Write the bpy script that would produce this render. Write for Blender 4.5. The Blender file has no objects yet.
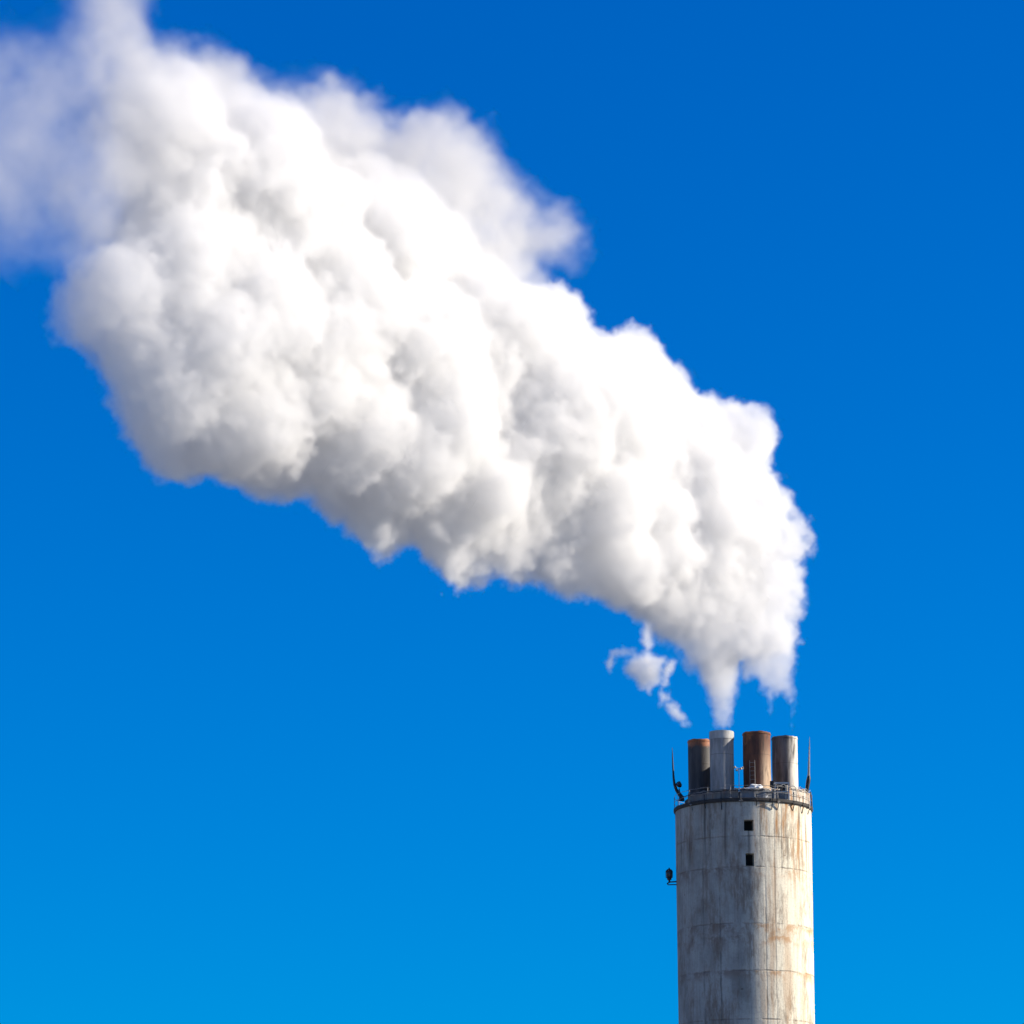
import bpy, bmesh, math, random
import numpy as np
from mathutils import Vector, Matrix

random.seed(7)
RNG = np.random.default_rng(11)
SC = bpy.context.scene
COL = SC.collection
PI = math.pi

# ------------------------------------------------------------------ camera
FOC = 3500.0                      # focal length in pixels of a 1024 picture
PITCH = math.radians(14.2)
EYE = Vector((0.0, 0.0, 1.7))
cam_d = bpy.data.cameras.new("camera")
cam = bpy.data.objects.new("camera", cam_d)
COL.objects.link(cam)
cam.location = EYE
cam.rotation_euler = (PI / 2 + PITCH, 0, 0)
cam_d.sensor_width = 36.0
cam_d.lens = 36.0 * FOC / 1024.0
cam_d.clip_start = 0.5
cam_d.clip_end = 60000.0
SC.camera = cam

# ------------------------------------------------------------------ light
SUN_EL = math.radians(26.0)
SUN_AZ = math.radians(88.5)       # clockwise from +Y (away from the camera)
w = bpy.data.worlds.new("World")
SC.world = w
w.use_nodes = True
wt = w.node_tree
bg = wt.nodes["Background"]
sky = wt.nodes.new("ShaderNodeTexSky")
sky.sky_type = 'NISHITA'
sky.sun_disc = False
sky.sun_elevation = SUN_EL
sky.sun_rotation = SUN_AZ
sky.altitude = 0
sky.air_density = 1.0
sky.dust_density = 0.0
sky.ozone_density = 3.0
hsv = wt.nodes.new("ShaderNodeHueSaturation")
hsv.inputs["Saturation"].default_value = 1.0
wt.links.new(sky.outputs["Color"], hsv.inputs["Color"])
# polarised band: at right angles to the sun the sky is darker and a purer blue
geo = wt.nodes.new("ShaderNodeTexCoord")
dot = wt.nodes.new("ShaderNodeVectorMath"); dot.operation = 'DOT_PRODUCT'
dot.inputs[1].default_value = (math.cos(SUN_EL) * math.sin(SUN_AZ), math.cos(SUN_EL) * math.cos(SUN_AZ), math.sin(SUN_EL))
ab = wt.nodes.new("ShaderNodeMath"); ab.operation = 'ABSOLUTE'
band = wt.nodes.new("ShaderNodeMapRange"); band.interpolation_type = 'SMOOTHSTEP'
for k_, v_ in zip((1, 2, 3, 4), (0.42, 0.85, 1.0, 0.0)):
    band.inputs[k_].default_value = v_
pol = wt.nodes.new("ShaderNodeMix"); pol.data_type = 'RGBA'; pol.blend_type = 'MULTIPLY'
pol.inputs[7].default_value = (0.0, 1.28, 2.73, 1.0)
wt.links.new(geo.outputs["Generated"], dot.inputs[0])
wt.links.new(dot.outputs["Value"], ab.inputs[0])
wt.links.new(ab.outputs[0], band.inputs[0])
wt.links.new(band.outputs[0], pol.inputs[0])
deep = wt.nodes.new("ShaderNodeMix"); deep.data_type = 'RGBA'; deep.blend_type = 'MULTIPLY'
deep.inputs[0].default_value = 1.0
deep.inputs[7].default_value = (0.38, 0.38, 0.39, 1.0)     # a very clear, dark winter sky
wt.links.new(hsv.outputs["Color"], deep.inputs[6])
wt.links.new(deep.outputs[2], pol.inputs[6])
# a slightly flatter fall-off in the blue towards the zenith
sp_ = wt.nodes.new("ShaderNodeSeparateColor"); cb_ = wt.nodes.new("ShaderNodeCombineColor")
pw_ = wt.nodes.new("ShaderNodeMath"); pw_.operation = 'POWER'; pw_.inputs[1].default_value = 0.72
ml_ = wt.nodes.new("ShaderNodeMath"); ml_.operation = 'MULTIPLY'; ml_.inputs[1].default_value = 1.6
wt.links.new(pol.outputs[2], sp_.inputs[0])
wt.links.new(sp_.outputs[0], cb_.inputs[0]); wt.links.new(sp_.outputs[1], cb_.inputs[1])
wt.links.new(sp_.outputs[2], pw_.inputs[0]); wt.links.new(pw_.outputs[0], ml_.inputs[0]); wt.links.new(ml_.outputs[0], cb_.inputs[2])
wt.links.new(cb_.outputs[0], bg.inputs["Color"])
bg.inputs["Strength"].default_value = 0.084

sun_d = bpy.data.lights.new("sun", 'SUN')
sun_d.energy = 5.0
sun_d.angle = math.radians(0.53)
sun_d.color = (1.0, 0.915, 0.79)
sun = bpy.data.objects.new("sun", sun_d)
COL.objects.link(sun)
SUNV = Vector((math.cos(SUN_EL) * math.sin(SUN_AZ), math.cos(SUN_EL) * math.cos(SUN_AZ), math.sin(SUN_EL)))
sun.rotation_euler = (-SUNV).to_track_quat('-Z', 'Y').to_euler()
sun.location = (300, 100, 300)

SC.view_settings.view_transform = 'Standard'
SC.view_settings.look = 'None'
SC.view_settings.gamma = 1.0
SC.view_settings.exposure = 0.62
cy = SC.cycles
cy.use_denoising = True
try:
    cy.denoiser = 'OPENIMAGEDENOISE'
    cy.denoising_prefilter = 'ACCURATE'
except Exception:
    pass
cy.use_adaptive_sampling = True
cy.adaptive_threshold = 0.02
cy.adaptive_min_samples = 16
cy.time_limit = 700.0
cy.max_bounces = 32
cy.diffuse_bounces = 12
cy.glossy_bounces = 2
cy.volume_bounces = 24
cy.volume_step_rate = 1.5
cy.volume_max_steps = 512


# ------------------------------------------------------------------ picture <-> place
FWD = Vector((0, math.cos(PITCH), math.sin(PITCH)))
UPV = Vector((0, -math.sin(PITCH), math.cos(PITCH)))


def at(px, py, Y):
    d = FWD + Vector((1, 0, 0)) * ((px - 512) / FOC) - UPV * ((py - 512) / FOC)
    return EYE + d * (Y / d.y)


YC = 228.0                                   # the chimney stands 228 m off
AX = at(743.0, 800, YC).x                    # its axis
DELTA = math.atan2(AX, YC)                   # the side turned to the camera lies this far round
DEP = (at(743.6, 800, YC) - EYE).dot(FWD)
PXM = DEP / FOC                              # metres in one pixel at the chimney top
R0 = 67.9 * PXM                              # shaft radius


# ------------------------------------------------------------------ helpers
def put(name, bm, mat, parent=None, smooth=True, angle=40):
    me = bpy.data.meshes.new(name)
    bm.normal_update()
    bm.to_mesh(me)
    bm.free()
    o = bpy.data.objects.new(name, me)
    COL.objects.link(o)
    for m in (mat if isinstance(mat, (list, tuple)) else [mat]):
        me.materials.append(m)
    if smooth:
        me.shade_smooth()
        me.set_sharp_from_angle(angle=math.radians(angle))
    if parent is not None:
        o.parent = parent
    return o


def tag(o, label=None, cat=None, group=None, kind=None):
    if label: o["label"] = label
    if cat: o["category"] = cat
    if group: o["group"] = group
    if kind: o["kind"] = kind
    return o


def thing(name, label, cat, loc=(0, 0, 0), rz=0.0, group=None):
    o = bpy.data.objects.new(name, None)
    COL.objects.link(o)
    o.location = loc
    o.rotation_euler = (0, 0, rz)
    o.empty_display_size = 0.3
    return tag(o, label, cat, group)


def lathe(bm, prof, seg=48, c=(0, 0, 0), a0=0.0, a1=2 * PI, mi=0):
    """revolve [(r, z)...] about z"""
    full = abs((a1 - a0) - 2 * PI) < 1e-6
    n = seg if full else seg + 1
    rings = []
    for r, z in prof:
        ring = []
        for k in range(n):
            a = a0 + (a1 - a0) * k / seg
            ring.append(bm.verts.new((c[0] + r * math.cos(a), c[1] + r * math.sin(a), c[2] + z)))
        rings.append(ring)
    for A, B in zip(rings, rings[1:]):
        for k in range(seg):
            k2 = (k + 1) % n
            f = bm.faces.new((A[k], A[k2], B[k2], B[k]))
            f.material_index = mi
    return rings


def tube(bm, pts, rad, seg=8, cap=True, mi=0):
    pts = [Vector(p) for p in pts]
    rads = rad if isinstance(rad, (list, tuple)) else [rad] * len(pts)
    rings = []
    ref = Vector((0, 0, 1))
    for i, p in enumerate(pts):
        t = (pts[min(i + 1, len(pts) - 1)] - pts[max(i - 1, 0)]).normalized()
        u = t.cross(ref)
        if u.length < 1e-3:
            u = t.cross(Vector((1, 0, 0)))
        u.normalize()
        v = t.cross(u)
        rings.append([bm.verts.new(p + (u * math.cos(2 * PI * k / seg) + v * math.sin(2 * PI * k / seg)) * rads[i]) for k in range(seg)])
    for A, B in zip(rings, rings[1:]):
        for k in range(seg):
            bm.faces.new((A[k], A[(k + 1) % seg], B[(k + 1) % seg], B[k])).material_index = mi
    if cap:
        bm.faces.new(list(reversed(rings[0]))).material_index = mi
        bm.faces.new(rings[-1]).material_index = mi


def box(bm, c, s, rz=0.0, bev=0.0, mi=0):
    M = Matrix.Translation(c) @ Matrix.Rotation(rz, 4, 'Z') @ Matrix.Diagonal((s[0], s[1], s[2], 1))
    r = bmesh.ops.create_cube(bm, size=1.0, matrix=M)
    fs = {f for v in r['verts'] for f in v.link_faces}
    for f in fs:
        f.material_index = mi
    if bev:
        es = list({e for v in r['verts'] for e in v.link_edges})
        bmesh.ops.bevel(bm, geom=es, offset=bev, segments=2, affect='EDGES', profile=0.5)


# ------------------------------------------------------------------ node materials
class NT:
    """short-hand for wiring shader or geometry nodes"""
    def __init__(s, tree, geo=False):
        s.t, s.geo = tree, geo

    def n(s, idname, **kw):
        nd = s.t.nodes.new(idname)
        for k, v in kw.items():
            setattr(nd, k, v)
        return nd

    def link(s, a, b):
        s.t.links.new(a, b)

    def put(s, sock, v):
        if hasattr(v, "is_linked"):
            s.link(v, sock)
        else:
            sock.default_value = v

    def m(s, op, a, b=0.0, c=0.0, clamp=False):
        nd = s.n("ShaderNodeMath", operation=op, use_clamp=clamp)
        for i, v in enumerate((a, b, c)):
            s.put(nd.inputs[i], v)
        return nd.outputs[0]

    def v(s, op, a, b=(0, 0, 0), scale=None):
        nd = s.n("ShaderNodeVectorMath", operation=op)
        s.put(nd.inputs[0], a)
        if op not in ("FLOOR", "FRACTION", "LENGTH", "SCALE", "NORMALIZE"):
            s.put(nd.inputs[1], b)
        if scale is not None:
            s.put(nd.inputs["Scale"], scale)
        return nd.outputs["Value"] if op in ("LENGTH", "DOT_PRODUCT", "DISTANCE") else nd.outputs[0]

    def sep(s, v):
        nd = s.n("ShaderNodeSeparateXYZ")
        s.put(nd.inputs[0], v)
        return nd.outputs

    def comb(s, x, y, z):
        nd = s.n("ShaderNodeCombineXYZ")
        for i, q in enumerate((x, y, z)):
            s.put(nd.inputs[i], q)
        return nd.outputs[0]

    def ramp01(s, x, a, b):
        """0 at a, 1 at b, smooth"""
        nd = s.n("ShaderNodeMapRange", interpolation_type='SMOOTHSTEP')
        s.put(nd.inputs[0], x)
        s.put(nd.inputs[1], a)
        s.put(nd.inputs[2], b)
        nd.inputs[3].default_value = 0.0
        nd.inputs[4].default_value = 1.0
        return nd.outputs[0]

    def noise(s, vec, scale, detail=3.0, rough=0.5, color=False):
        nd = s.n("ShaderNodeTexNoise")
        s.put(nd.inputs["Vector"], vec)
        s.put(nd.inputs["Scale"], scale)
        nd.inputs["Detail"].default_value = detail
        nd.inputs["Roughness"].default_value = rough
        return nd.outputs["Color"] if color else nd.outputs[0]

    def mix(s, fac, a, b, blend='MIX'):
        nd = s.n("ShaderNodeMix", data_type='RGBA', blend_type=blend)
        s.put(nd.inputs[0], fac)
        for sock, val in ((nd.inputs[6], a), (nd.inputs[7], b)):
            if isinstance(val, tuple):
                val = (*val, 1.0) if len(val) == 3 else val
            s.put(sock, val)
        return nd.outputs[2]


def new_mat(name):
    m = bpy.data.materials.new(name)
    m.use_nodes = True
    nt = NT(m.node_tree)
    b = m.node_tree.nodes["Principled BSDF"]
    return m, nt, b


def simple_mat(name, col, rough=0.6, metal=0.0, var=0.35, scale=3.0, rust=0.0, rust_col=(0.16, 0.062, 0.025)):
    m, nt, b = new_mat(name)
    tc = nt.n("ShaderNodeTexCoord").outputs["Object"]
    st = nt.v('MULTIPLY', tc, (1.0, 1.0, 0.35))
    n1 = nt.noise(st, scale, 6, 0.6)
    dark = tuple(c * (1 - var) for c in col)
    c = nt.mix(nt.ramp01(n1, 0.3, 0.7), dark, col)
    if rust > 0:
        n2 = nt.noise(nt.v('ADD', st, (7, 3, 5)), scale * 1.7, 6, 0.65)
        c = nt.mix(nt.ramp01(n2, 0.78 - rust * 0.5, 0.95 - rust * 0.5), c, rust_col)
    nt.link(c, b.inputs["Base Color"])
    b.inputs["Roughness"].default_value = rough
    b.inputs["Metallic"].default_value = metal
    bp = nt.n("ShaderNodeBump")
    bp.inputs["Strength"].default_value = 0.25
    bp.inputs["Distance"].default_value = 0.02
    nt.link(nt.noise(tc, scale * 5, 5, 0.6), bp.inputs["Height"])
    nt.link(bp.outputs[0], b.inputs["Normal"])
    return m


def cyl_coords(nt, radius):
    """object space -> (arc length, height) of an upright cylinder; arc 0 faces the camera side"""
    tc = nt.n("ShaderNodeTexCoord").outputs["Object"]
    x, y, z = nt.sep(tc)
    ang = nt.m('ARCTAN2', x, nt.m('MULTIPLY', y, -1.0))
    return tc, nt.m('MULTIPLY', ang, radius), z


def line_mask(nt, coord, pos, half, soft):
    d = nt.m('ABSOLUTE', nt.m('SUBTRACT', coord, pos))
    return nt.m('SUBTRACT', 1.0, nt.ramp01(d, half, half + soft))


def concrete_mat():
    m, nt, b = new_mat("weathered_concrete")
    tc, arc, z = cyl_coords(nt, R0)
    # wobble so that no stain edge is ruler straight
    wob = nt.noise(tc, 1.3, 4, 0.6)
    wz = nt.m('ADD', z, nt.m('MULTIPLY', nt.m('SUBTRACT', wob, 0.5), 0.5))
    wa = nt.m('ADD', arc, nt.m('MULTIPLY', nt.m('SUBTRACT', wob, 0.5), 0.10))
    uv = nt.comb(arc, wz, 0.0)
    # broad mottling
    mot = nt.noise(nt.comb(nt.m('MULTIPLY', arc, 0.5), nt.m('MULTIPLY', z, 0.35), 3.0), 1.0, 7, 0.62)
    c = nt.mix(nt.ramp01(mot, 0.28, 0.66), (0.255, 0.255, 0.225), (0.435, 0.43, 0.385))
    sun_tone = nt.m('MULTIPLY', nt.ramp01(nt.m('ADD', arc, nt.m('MULTIPLY', mot, 1.6)), 0.4, 2.2), 0.92)  # sun side painted paler and creamier: sunlight put into the base colour
    c = nt.mix(sun_tone, c, (0.90, 0.825, 0.64))
    # fine board texture: thin upright streaks
    fine = nt.noise(nt.comb(nt.m('MULTIPLY', wa, 5.0), nt.m('MULTIPLY', z, 0.30), 1.0), 1.0, 6, 0.65)
    c = nt.mix(nt.m('MULTIPLY', nt.ramp01(fine, 0.45, 0.72), 0.42), c, (0.20, 0.18, 0.16))
    grain = nt.noise(nt.comb(arc, z, 9.0), 7.0, 4, 0.7)
    c = nt.mix(nt.m('MULTIPLY', nt.ramp01(grain, 0.45, 0.75), 0.35), c, (0.22, 0.20, 0.18))
    top = nt.ramp01(z, ZT - 7.0, ZT - 0.3)
    # brownish grime in ragged patches
    gr1 = nt.noise(nt.comb(nt.m('MULTIPLY', arc, 0.7), nt.m('MULTIPLY', z, 0.26), 55.0), 1.0, 8, 0.68)
    gr2 = nt.noise(nt.comb(nt.m('MULTIPLY', wa, 5.0), nt.m('MULTIPLY', z, 0.9), 61.0), 1.0, 6, 0.72)
    c = nt.mix(nt.m('MULTIPLY', nt.ramp01(gr1, 0.45, 0.60), nt.m('MULTIPLY', nt.ramp01(gr2, 0.38, 0.58), 0.6)), c, (0.19, 0.125, 0.08))
    c = nt.mix(nt.m('MULTIPLY', nt.ramp01(gr2, 0.56, 0.70), 0.30), c, (0.14, 0.105, 0.08))
    # soot runs hanging from the ledge
    runs = nt.noise(nt.comb(nt.m('MULTIPLY', wa, 2.2), nt.m('MULTIPLY', z, 0.10), 17.0), 1.0, 4, 0.55)
    soot = nt.m('MULTIPLY', nt.ramp01(runs, 0.54, 0.68), nt.m('ADD', nt.m('MULTIPLY', top, 0.75), 0.08))
    c = nt.mix(soot, c, (0.10, 0.088, 0.078))
    # rust runs, heavy on the sunny side below the ledge
    rr = nt.noise(nt.comb(nt.m('MULTIPLY', wa, 1.9), nt.m('MULTIPLY', z, 0.13), 41.0), 1.0, 5, 0.6)
    side = nt.m('ADD', nt.m('MULTIPLY', nt.ramp01(arc, 0.2, 1.6), 0.9), 0.12)
    side = nt.m('MULTIPLY', side, nt.m('SUBTRACT', 1.0, nt.m('MULTIPLY', nt.ramp01(arc, 4.6, 6.2), 0.75)))
    rust = nt.m('MULTIPLY', nt.ramp01(rr, 0.47, 0.64), side)
    rust = nt.m('MULTIPLY', rust, nt.m('ADD', nt.m('MULTIPLY', top, 0.75), 0.35))
    c = nt.mix(nt.m('MULTIPLY', rust, 1.05, clamp=True), c, (0.42, 0.21, 0.08))
    # lift joints every couple of metres, broken
    brk = nt.noise(nt.comb(nt.m('MULTIPLY', arc, 0.9), nt.m('MULTIPLY', z, 1.2), 23.0), 1.0, 5, 0.65)
    jz = None
    for py in (836, 866.5, 923, 970):
        zz = at(744, py, YC - R0).z
        lm = line_mask(nt, wz_fine(nt, z, tc), zz, 0.01, 0.07)
        jz = lm if jz is None else nt.m('MAXIMUM', jz, lm)
    per = nt.m('PINGPONG', nt.m('SUBTRACT', z, at(744, 970, YC - R0).z), 1.55)
    low = nt.m('LESS_THAN', z, at(744, 975, YC - R0).z)
    jz = nt.m('MAXIMUM', jz, nt.m('MULTIPLY', low, nt.m('SUBTRACT', 1.0, nt.ramp01(per, 0.02, 0.08))))
    jm = nt.m('MULTIPLY', jz, nt.ramp01(brk, 0.40, 0.60))
    c = nt.mix(nt.m('MULTIPLY', jm, 0.55), c, (0.16, 0.11, 0.08))
    # rust and dirt clouds hanging on the joints
    jd = None
    for py, dz in ((866.5, 0.9), (923, 1.2), (935, 0.9), (970, 0.8)):
        zz = at(744, py, YC - R0).z
        q = nt.m('DIVIDE', nt.m('SUBTRACT', zz, wz), dz)
        q = nt.m('MULTIPLY', nt.ramp01(q, -0.06, 0.06), nt.m('SUBTRACT', 1.0, nt.ramp01(q, 0.1, 1.0)))
        jd = q if jd is None else nt.m('MAXIMUM', jd, q)
    pat = nt.noise(nt.comb(nt.m('MULTIPLY', arc, 0.8), nt.m('MULTIPLY', z, 0.7), 31.0), 1.0, 7, 0.7)
    dirt = nt.m('MULTIPLY', jd, nt.ramp01(pat, 0.44, 0.58))
    dcol = nt.mix(nt.ramp01(arc, 0.0, 1.5), (0.20, 0.145, 0.11), (0.46, 0.24, 0.10))
    c = nt.mix(nt.m('MULTIPLY', dirt, 0.7), c, dcol)
    # upright construction joints
    vj = None
    for apx, h0, h1, k in ((-24.5, 868, 1030, 0.7), (-41, 800, 1030, 0.45), (-14, 800, 880, 0.35), (-7, 900, 1030, 0.3),
                           (20.5, 880, 1030, 0.45), (30, 800, 1030, 0.4), (37, 800, 870, 0.5), (-33, 800, 850, 0.6), (-52, 810, 900, 0.4)):
        a = math.asin(apx / 68.4) * R0
        lm = line_mask(nt, wa, a, 0.022, 0.06)
        zz0, zz1 = at(744, h0, YC - R0).z, at(744, h1, YC - R0).z
        rng = nt.m('MULTIPLY', nt.ramp01(z, zz1 - 0.5, zz1 + 0.5), nt.m('SUBTRACT', 1.0, nt.ramp01(z, zz0 - 0.5, zz0 + 0.5)))
        lm = nt.m('MULTIPLY', nt.m('MULTIPLY', lm, rng), k)
        vj = lm if vj is None else nt.m('MAXIMUM', vj, lm)
    vb = nt.noise(nt.comb(arc, nt.m('MULTIPLY', z, 0.8), 3.3), 1.0, 5, 0.6)
    c = nt.mix(nt.m('MULTIPLY', nt.m('MULTIPLY', vj, 0.75), nt.ramp01(vb, 0.36, 0.60)), c, (0.07, 0.062, 0.055))
    # dark spots
    sp = nt.noise(nt.comb(nt.m('MULTIPLY', arc, 1.6), nt.m('MULTIPLY', z, 2.2), 77.0), 1.0, 3, 0.6)
    c = nt.mix(nt.m('MULTIPLY', nt.ramp01(sp, 0.68, 0.76), 0.75), c, (0.10, 0.075, 0.055))
    nt.link(c, b.inputs["Base Color"])
    b.inputs["Roughness"].default_value = 0.92
    b.inputs["Specular IOR Level"].default_value = 0.25
    hgt = nt.m('ADD', nt.m('MULTIPLY', grain, 0.5), nt.m('MULTIPLY', fine, 0.6))
    hgt = nt.m('SUBTRACT', hgt, nt.m('ADD', jm, nt.m('MULTIPLY', vj, 0.8)))
    bp = nt.n("ShaderNodeBump")
    bp.inputs["Strength"].default_value = 0.5
    bp.inputs["Distance"].default_value = 0.05
    nt.link(hgt, bp.inputs["Height"])
    nt.link(bp.outputs[0], b.inputs["Normal"])
    return m


def wz_fine(nt, z, tc):
    return nt.m('ADD', z, nt.m('MULTIPLY', nt.m('SUBTRACT', nt.noise(tc, 2.5, 3, 0.5), 0.5), 0.12))


def flue_mat(name, base, base2, rust_col, rust_amt, rust_top, h, rough=0.62, low=None, low_amt=0.0, low_top=0.85):
    """sheet steel with upright runs; rust_top lifts the rust towards the rim, low is a foot deposit plus sunlight painted on the sunny side"""
    m, nt, b = new_mat(name)
    tc, arc, z = cyl_coords(nt, 0.8)
    st = nt.noise(nt.comb(nt.m('MULTIPLY', arc, 3.2), nt.m('MULTIPLY', z, 0.45), h), 1.0, 6, 0.62)
    bl = nt.noise(nt.comb(nt.m('MULTIPLY', arc, 1.2), nt.m('MULTIPLY', z, 1.0), h + 5), 1.2, 6, 0.65)
    c = nt.mix(nt.ramp01(st, 0.32, 0.68), base2, base)
    up = nt.ramp01(z, h * 0.55, h * 0.95)
    k = nt.m('ADD', nt.m('MULTIPLY', up, rust_top), rust_amt)
    rm = nt.ramp01(nt.m('ADD', bl, k), 0.80, 1.02)
    rc = nt.mix(nt.ramp01(st, 0.35, 0.7), rust_col, tuple(q * 0.45 for q in rust_col))
    c = nt.mix(rm, c, rc)
    if low is not None:
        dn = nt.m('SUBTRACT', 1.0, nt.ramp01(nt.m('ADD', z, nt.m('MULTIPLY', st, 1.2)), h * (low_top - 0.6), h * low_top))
        dn = nt.m('MULTIPLY', dn, nt.ramp01(nt.m('ADD', arc, nt.m('MULTIPLY', st, 0.3)), 0.2, 0.6))  # only on the sunny flank, so its lit tone is in the colour
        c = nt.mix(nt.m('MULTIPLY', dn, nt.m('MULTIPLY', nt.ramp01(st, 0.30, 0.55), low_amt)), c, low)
    # sooty lip
    lip = nt.ramp01(nt.m('ADD', z, nt.m('MULTIPLY', bl, 0.25)), h - 0.12, h + 0.10)
    c = nt.mix(nt.m('MULTIPLY', lip, 0.6), c, (0.045, 0.035, 0.03))
    # a couple of weld seams
    seam = nt.m('SUBTRACT', 1.0, nt.ramp01(nt.m('PINGPONG', z, h / 4), 0.012, 0.035))
    c = nt.mix(nt.m('MULTIPLY', seam, 0.35), c, (0.05, 0.035, 0.03))
    nt.link(c, b.inputs["Base Color"])
    b.inputs["Roughness"].default_value = rough
    bp = nt.n("ShaderNodeBump")
    bp.inputs["Strength"].default_value = 0.4
    bp.inputs["Distance"].default_value = 0.03
    nt.link(nt.m('ADD', nt.m('MULTIPLY', bl, 0.7), nt.m('MULTIPLY', seam, 0.4)), bp.inputs["Height"])
    nt.link(bp.outputs[0], b.inputs["Normal"])
    return m


# ================================================================== the ground
bm = bmesh.new()
bmesh.ops.create_circle(bm, cap_ends=True, segments=96, radius=24000)
gm, nt, b = new_mat("patchy_snow_on_grass")
tc = nt.n("ShaderNodeTexCoord").outputs["Object"]
g1 = nt.noise(tc, 0.02, 8, 0.6)
g2 = nt.noise(tc, 0.8, 6, 0.65)
c = nt.mix(nt.ramp01(g1, 0.4, 0.6), (0.12, 0.125, 0.12), (0.33, 0.35, 0.39))
c = nt.mix(nt.m('MULTIPLY', nt.ramp01(g2, 0.4, 0.7), 0.5), c, (0.10, 0.10, 0.075))
nt.link(c, b.inputs["Base Color"])
b.inputs["Roughness"].default_value = 0.95
ground = put("ground", bm, gm, smooth=False)
tag(ground, kind="structure")

# ================================================================== the chimney
ZL = at(744, 801.5, YC - R0).z                # underside of the dark ledge ring
ZT = ZL
RING_H = 3.8 * PXM
ZD = ZL + RING_H                              # top of the ring = walkway
chimney = thing("chimney", "tall round weathered concrete chimney with four steel flues on top", "chimney", (AX, YC, 0))

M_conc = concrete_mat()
M_hole = simple_mat("unlit_recess", (0.02, 0.018, 0.016), 0.9, var=0.3)
M_ring = simple_mat("tarred_ring", (0.038, 0.034, 0.031), 0.8, rust=0.25)
M_gal = simple_mat("old_galvanised", (0.30, 0.30, 0.29), 0.55, 0.3, rust=0.45)
M_dark = simple_mat("dark_painted_steel", (0.022, 0.023, 0.026), 0.5, 0.2, rust=0.15)
M_deck = simple_mat("sooty_deck", (0.14, 0.135, 0.13), 0.9, var=0.5)
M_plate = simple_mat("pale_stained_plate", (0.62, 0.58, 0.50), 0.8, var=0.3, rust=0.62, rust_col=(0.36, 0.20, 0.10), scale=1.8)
M_snow = simple_mat("crusted_snow", (0.80, 0.80, 0.80), 0.7, var=0.12)

# shaft: a lathe whose rings follow the two openings, with recesses cut in
NSEG = 240
wins = []
for (x0, x1, y0, y1) in ((744.3, 753.9, 819.6, 830.8), (745.4, 753.9, 853.2, 865.8)):
    a0 = math.asin((x0 - 743.7) / 68.4)
    a1 = math.asin((x1 - 743.9) / 68.4)
    wins.append((a0, a1, at(749, y1, YC - R0).z, at(749, y0, YC - R0).z))
# azimuth a: 0 faces the camera (-Y), positive to +X
azs = [2 * PI * k / NSEG - PI for k in range(NSEG)]
extra = [q for wn in wins for q in wn[:2]]
azs = sorted([a for a in azs if all(abs(a - e) > 0.006 for e in extra)] + extra)
zl = [0.0] + list(np.arange(1.5, ZL, 0.75)) + [ZL] + [q for wn in wins for q in wn[2:]]
zl = sorted(z for z in zl)
zz = [zl[0]]
for z in zl[1:]:
    if z - zz[-1] > 1e-4:
        zz.append(z)
bm = bmesh.new()


def shaft_r(z):
    return R0 - min(0.08, (ZL - z) * 0.005) + max(0.0, (ZL - 25.0 - z)) * 0.012


grid = [[bm.verts.new((shaft_r(z) * math.sin(a), -shaft_r(z) * math.cos(a), z)) for a in azs] for z in zz]
na = len(azs)
for i in range(len(zz) - 1):
    zm = (zz[i] + zz[i + 1]) / 2
    for k in range(na):
        k2 = (k + 1) % na
        am = (azs[k] + azs[k2]) / 2 if k2 else PI
        if any(wn[0] - 1e-6 < am < wn[1] + 1e-6 and wn[2] < zm < wn[3] for wn in wins):
            continue
        bm.faces.new((grid[i][k], grid[i][k2], grid[i + 1][k2], grid[i + 1][k]))
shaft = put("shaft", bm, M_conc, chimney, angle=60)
shaft.rotation_euler.z = -DELTA
for wn in wins:
    bm = bmesh.new()
    a0, a1, z0, z1 = wn
    seq = [a0 + (a1 - a0) * k / 3 for k in range(4)]
    outer = [(a, z) for a in seq for z in (z0,)]
    D = 0.75
    def pt(a, z, d):
        return bm.verts.new(((R0 - d) * math.sin(a), -(R0 - d) * math.cos(a), z))
    lo = [(pt(a, z0, 0.002), pt(a, z0, D)) for a in seq]
    hi = [(pt(a, z1, 0.002), pt(a, z1, D)) for a in seq]
    for k in range(3):
        bm.faces.new((lo[k][0], lo[k][1], lo[k + 1][1], lo[k + 1][0]))
        bm.faces.new((hi[k][0], hi[k + 1][0], hi[k + 1][1], hi[k][1]))
        bm.faces.new((lo[k][1], hi[k][1], hi[k + 1][1], lo[k + 1][1])).material_index = 1
    bm.faces.new((lo[0][0], hi[0][0], hi[0][1], lo[0][1]))
    bm.faces.new((lo[3][0], lo[3][1], hi[3][1], hi[3][0]))
    put("opening", bm, [M_conc, M_hole], chimney, smooth=False).rotation_euler.z = -DELTA

# ledge ring
bm = bmesh.new()
OV = 1.6 * PXM
lathe(bm, [(R0 - 0.3, ZL + 0.001), (R0 + OV * 0.55, ZL + 0.002), (R0 + OV, ZL + 0.08), (R0 + OV, ZD - 0.03), (R0 + OV - 0.03, ZD), (2.6, ZD + 0.01)], 192)
put("ledge", bm, M_ring, chimney, angle=30)
# raised drum inside the walkway, with a flat deck
RD = 57.5 * PXM
ZDR = ZD + 0.50
bm = bmesh.new()
lathe(bm, [(RD, ZD + 0.005), (RD, ZDR - 0.05), (RD + 0.05, ZDR - 0.045), (RD + 0.05, ZDR), (0.01, ZDR + 0.03)], 160)
put("drum", bm, M_deck, chimney, angle=30)

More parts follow.
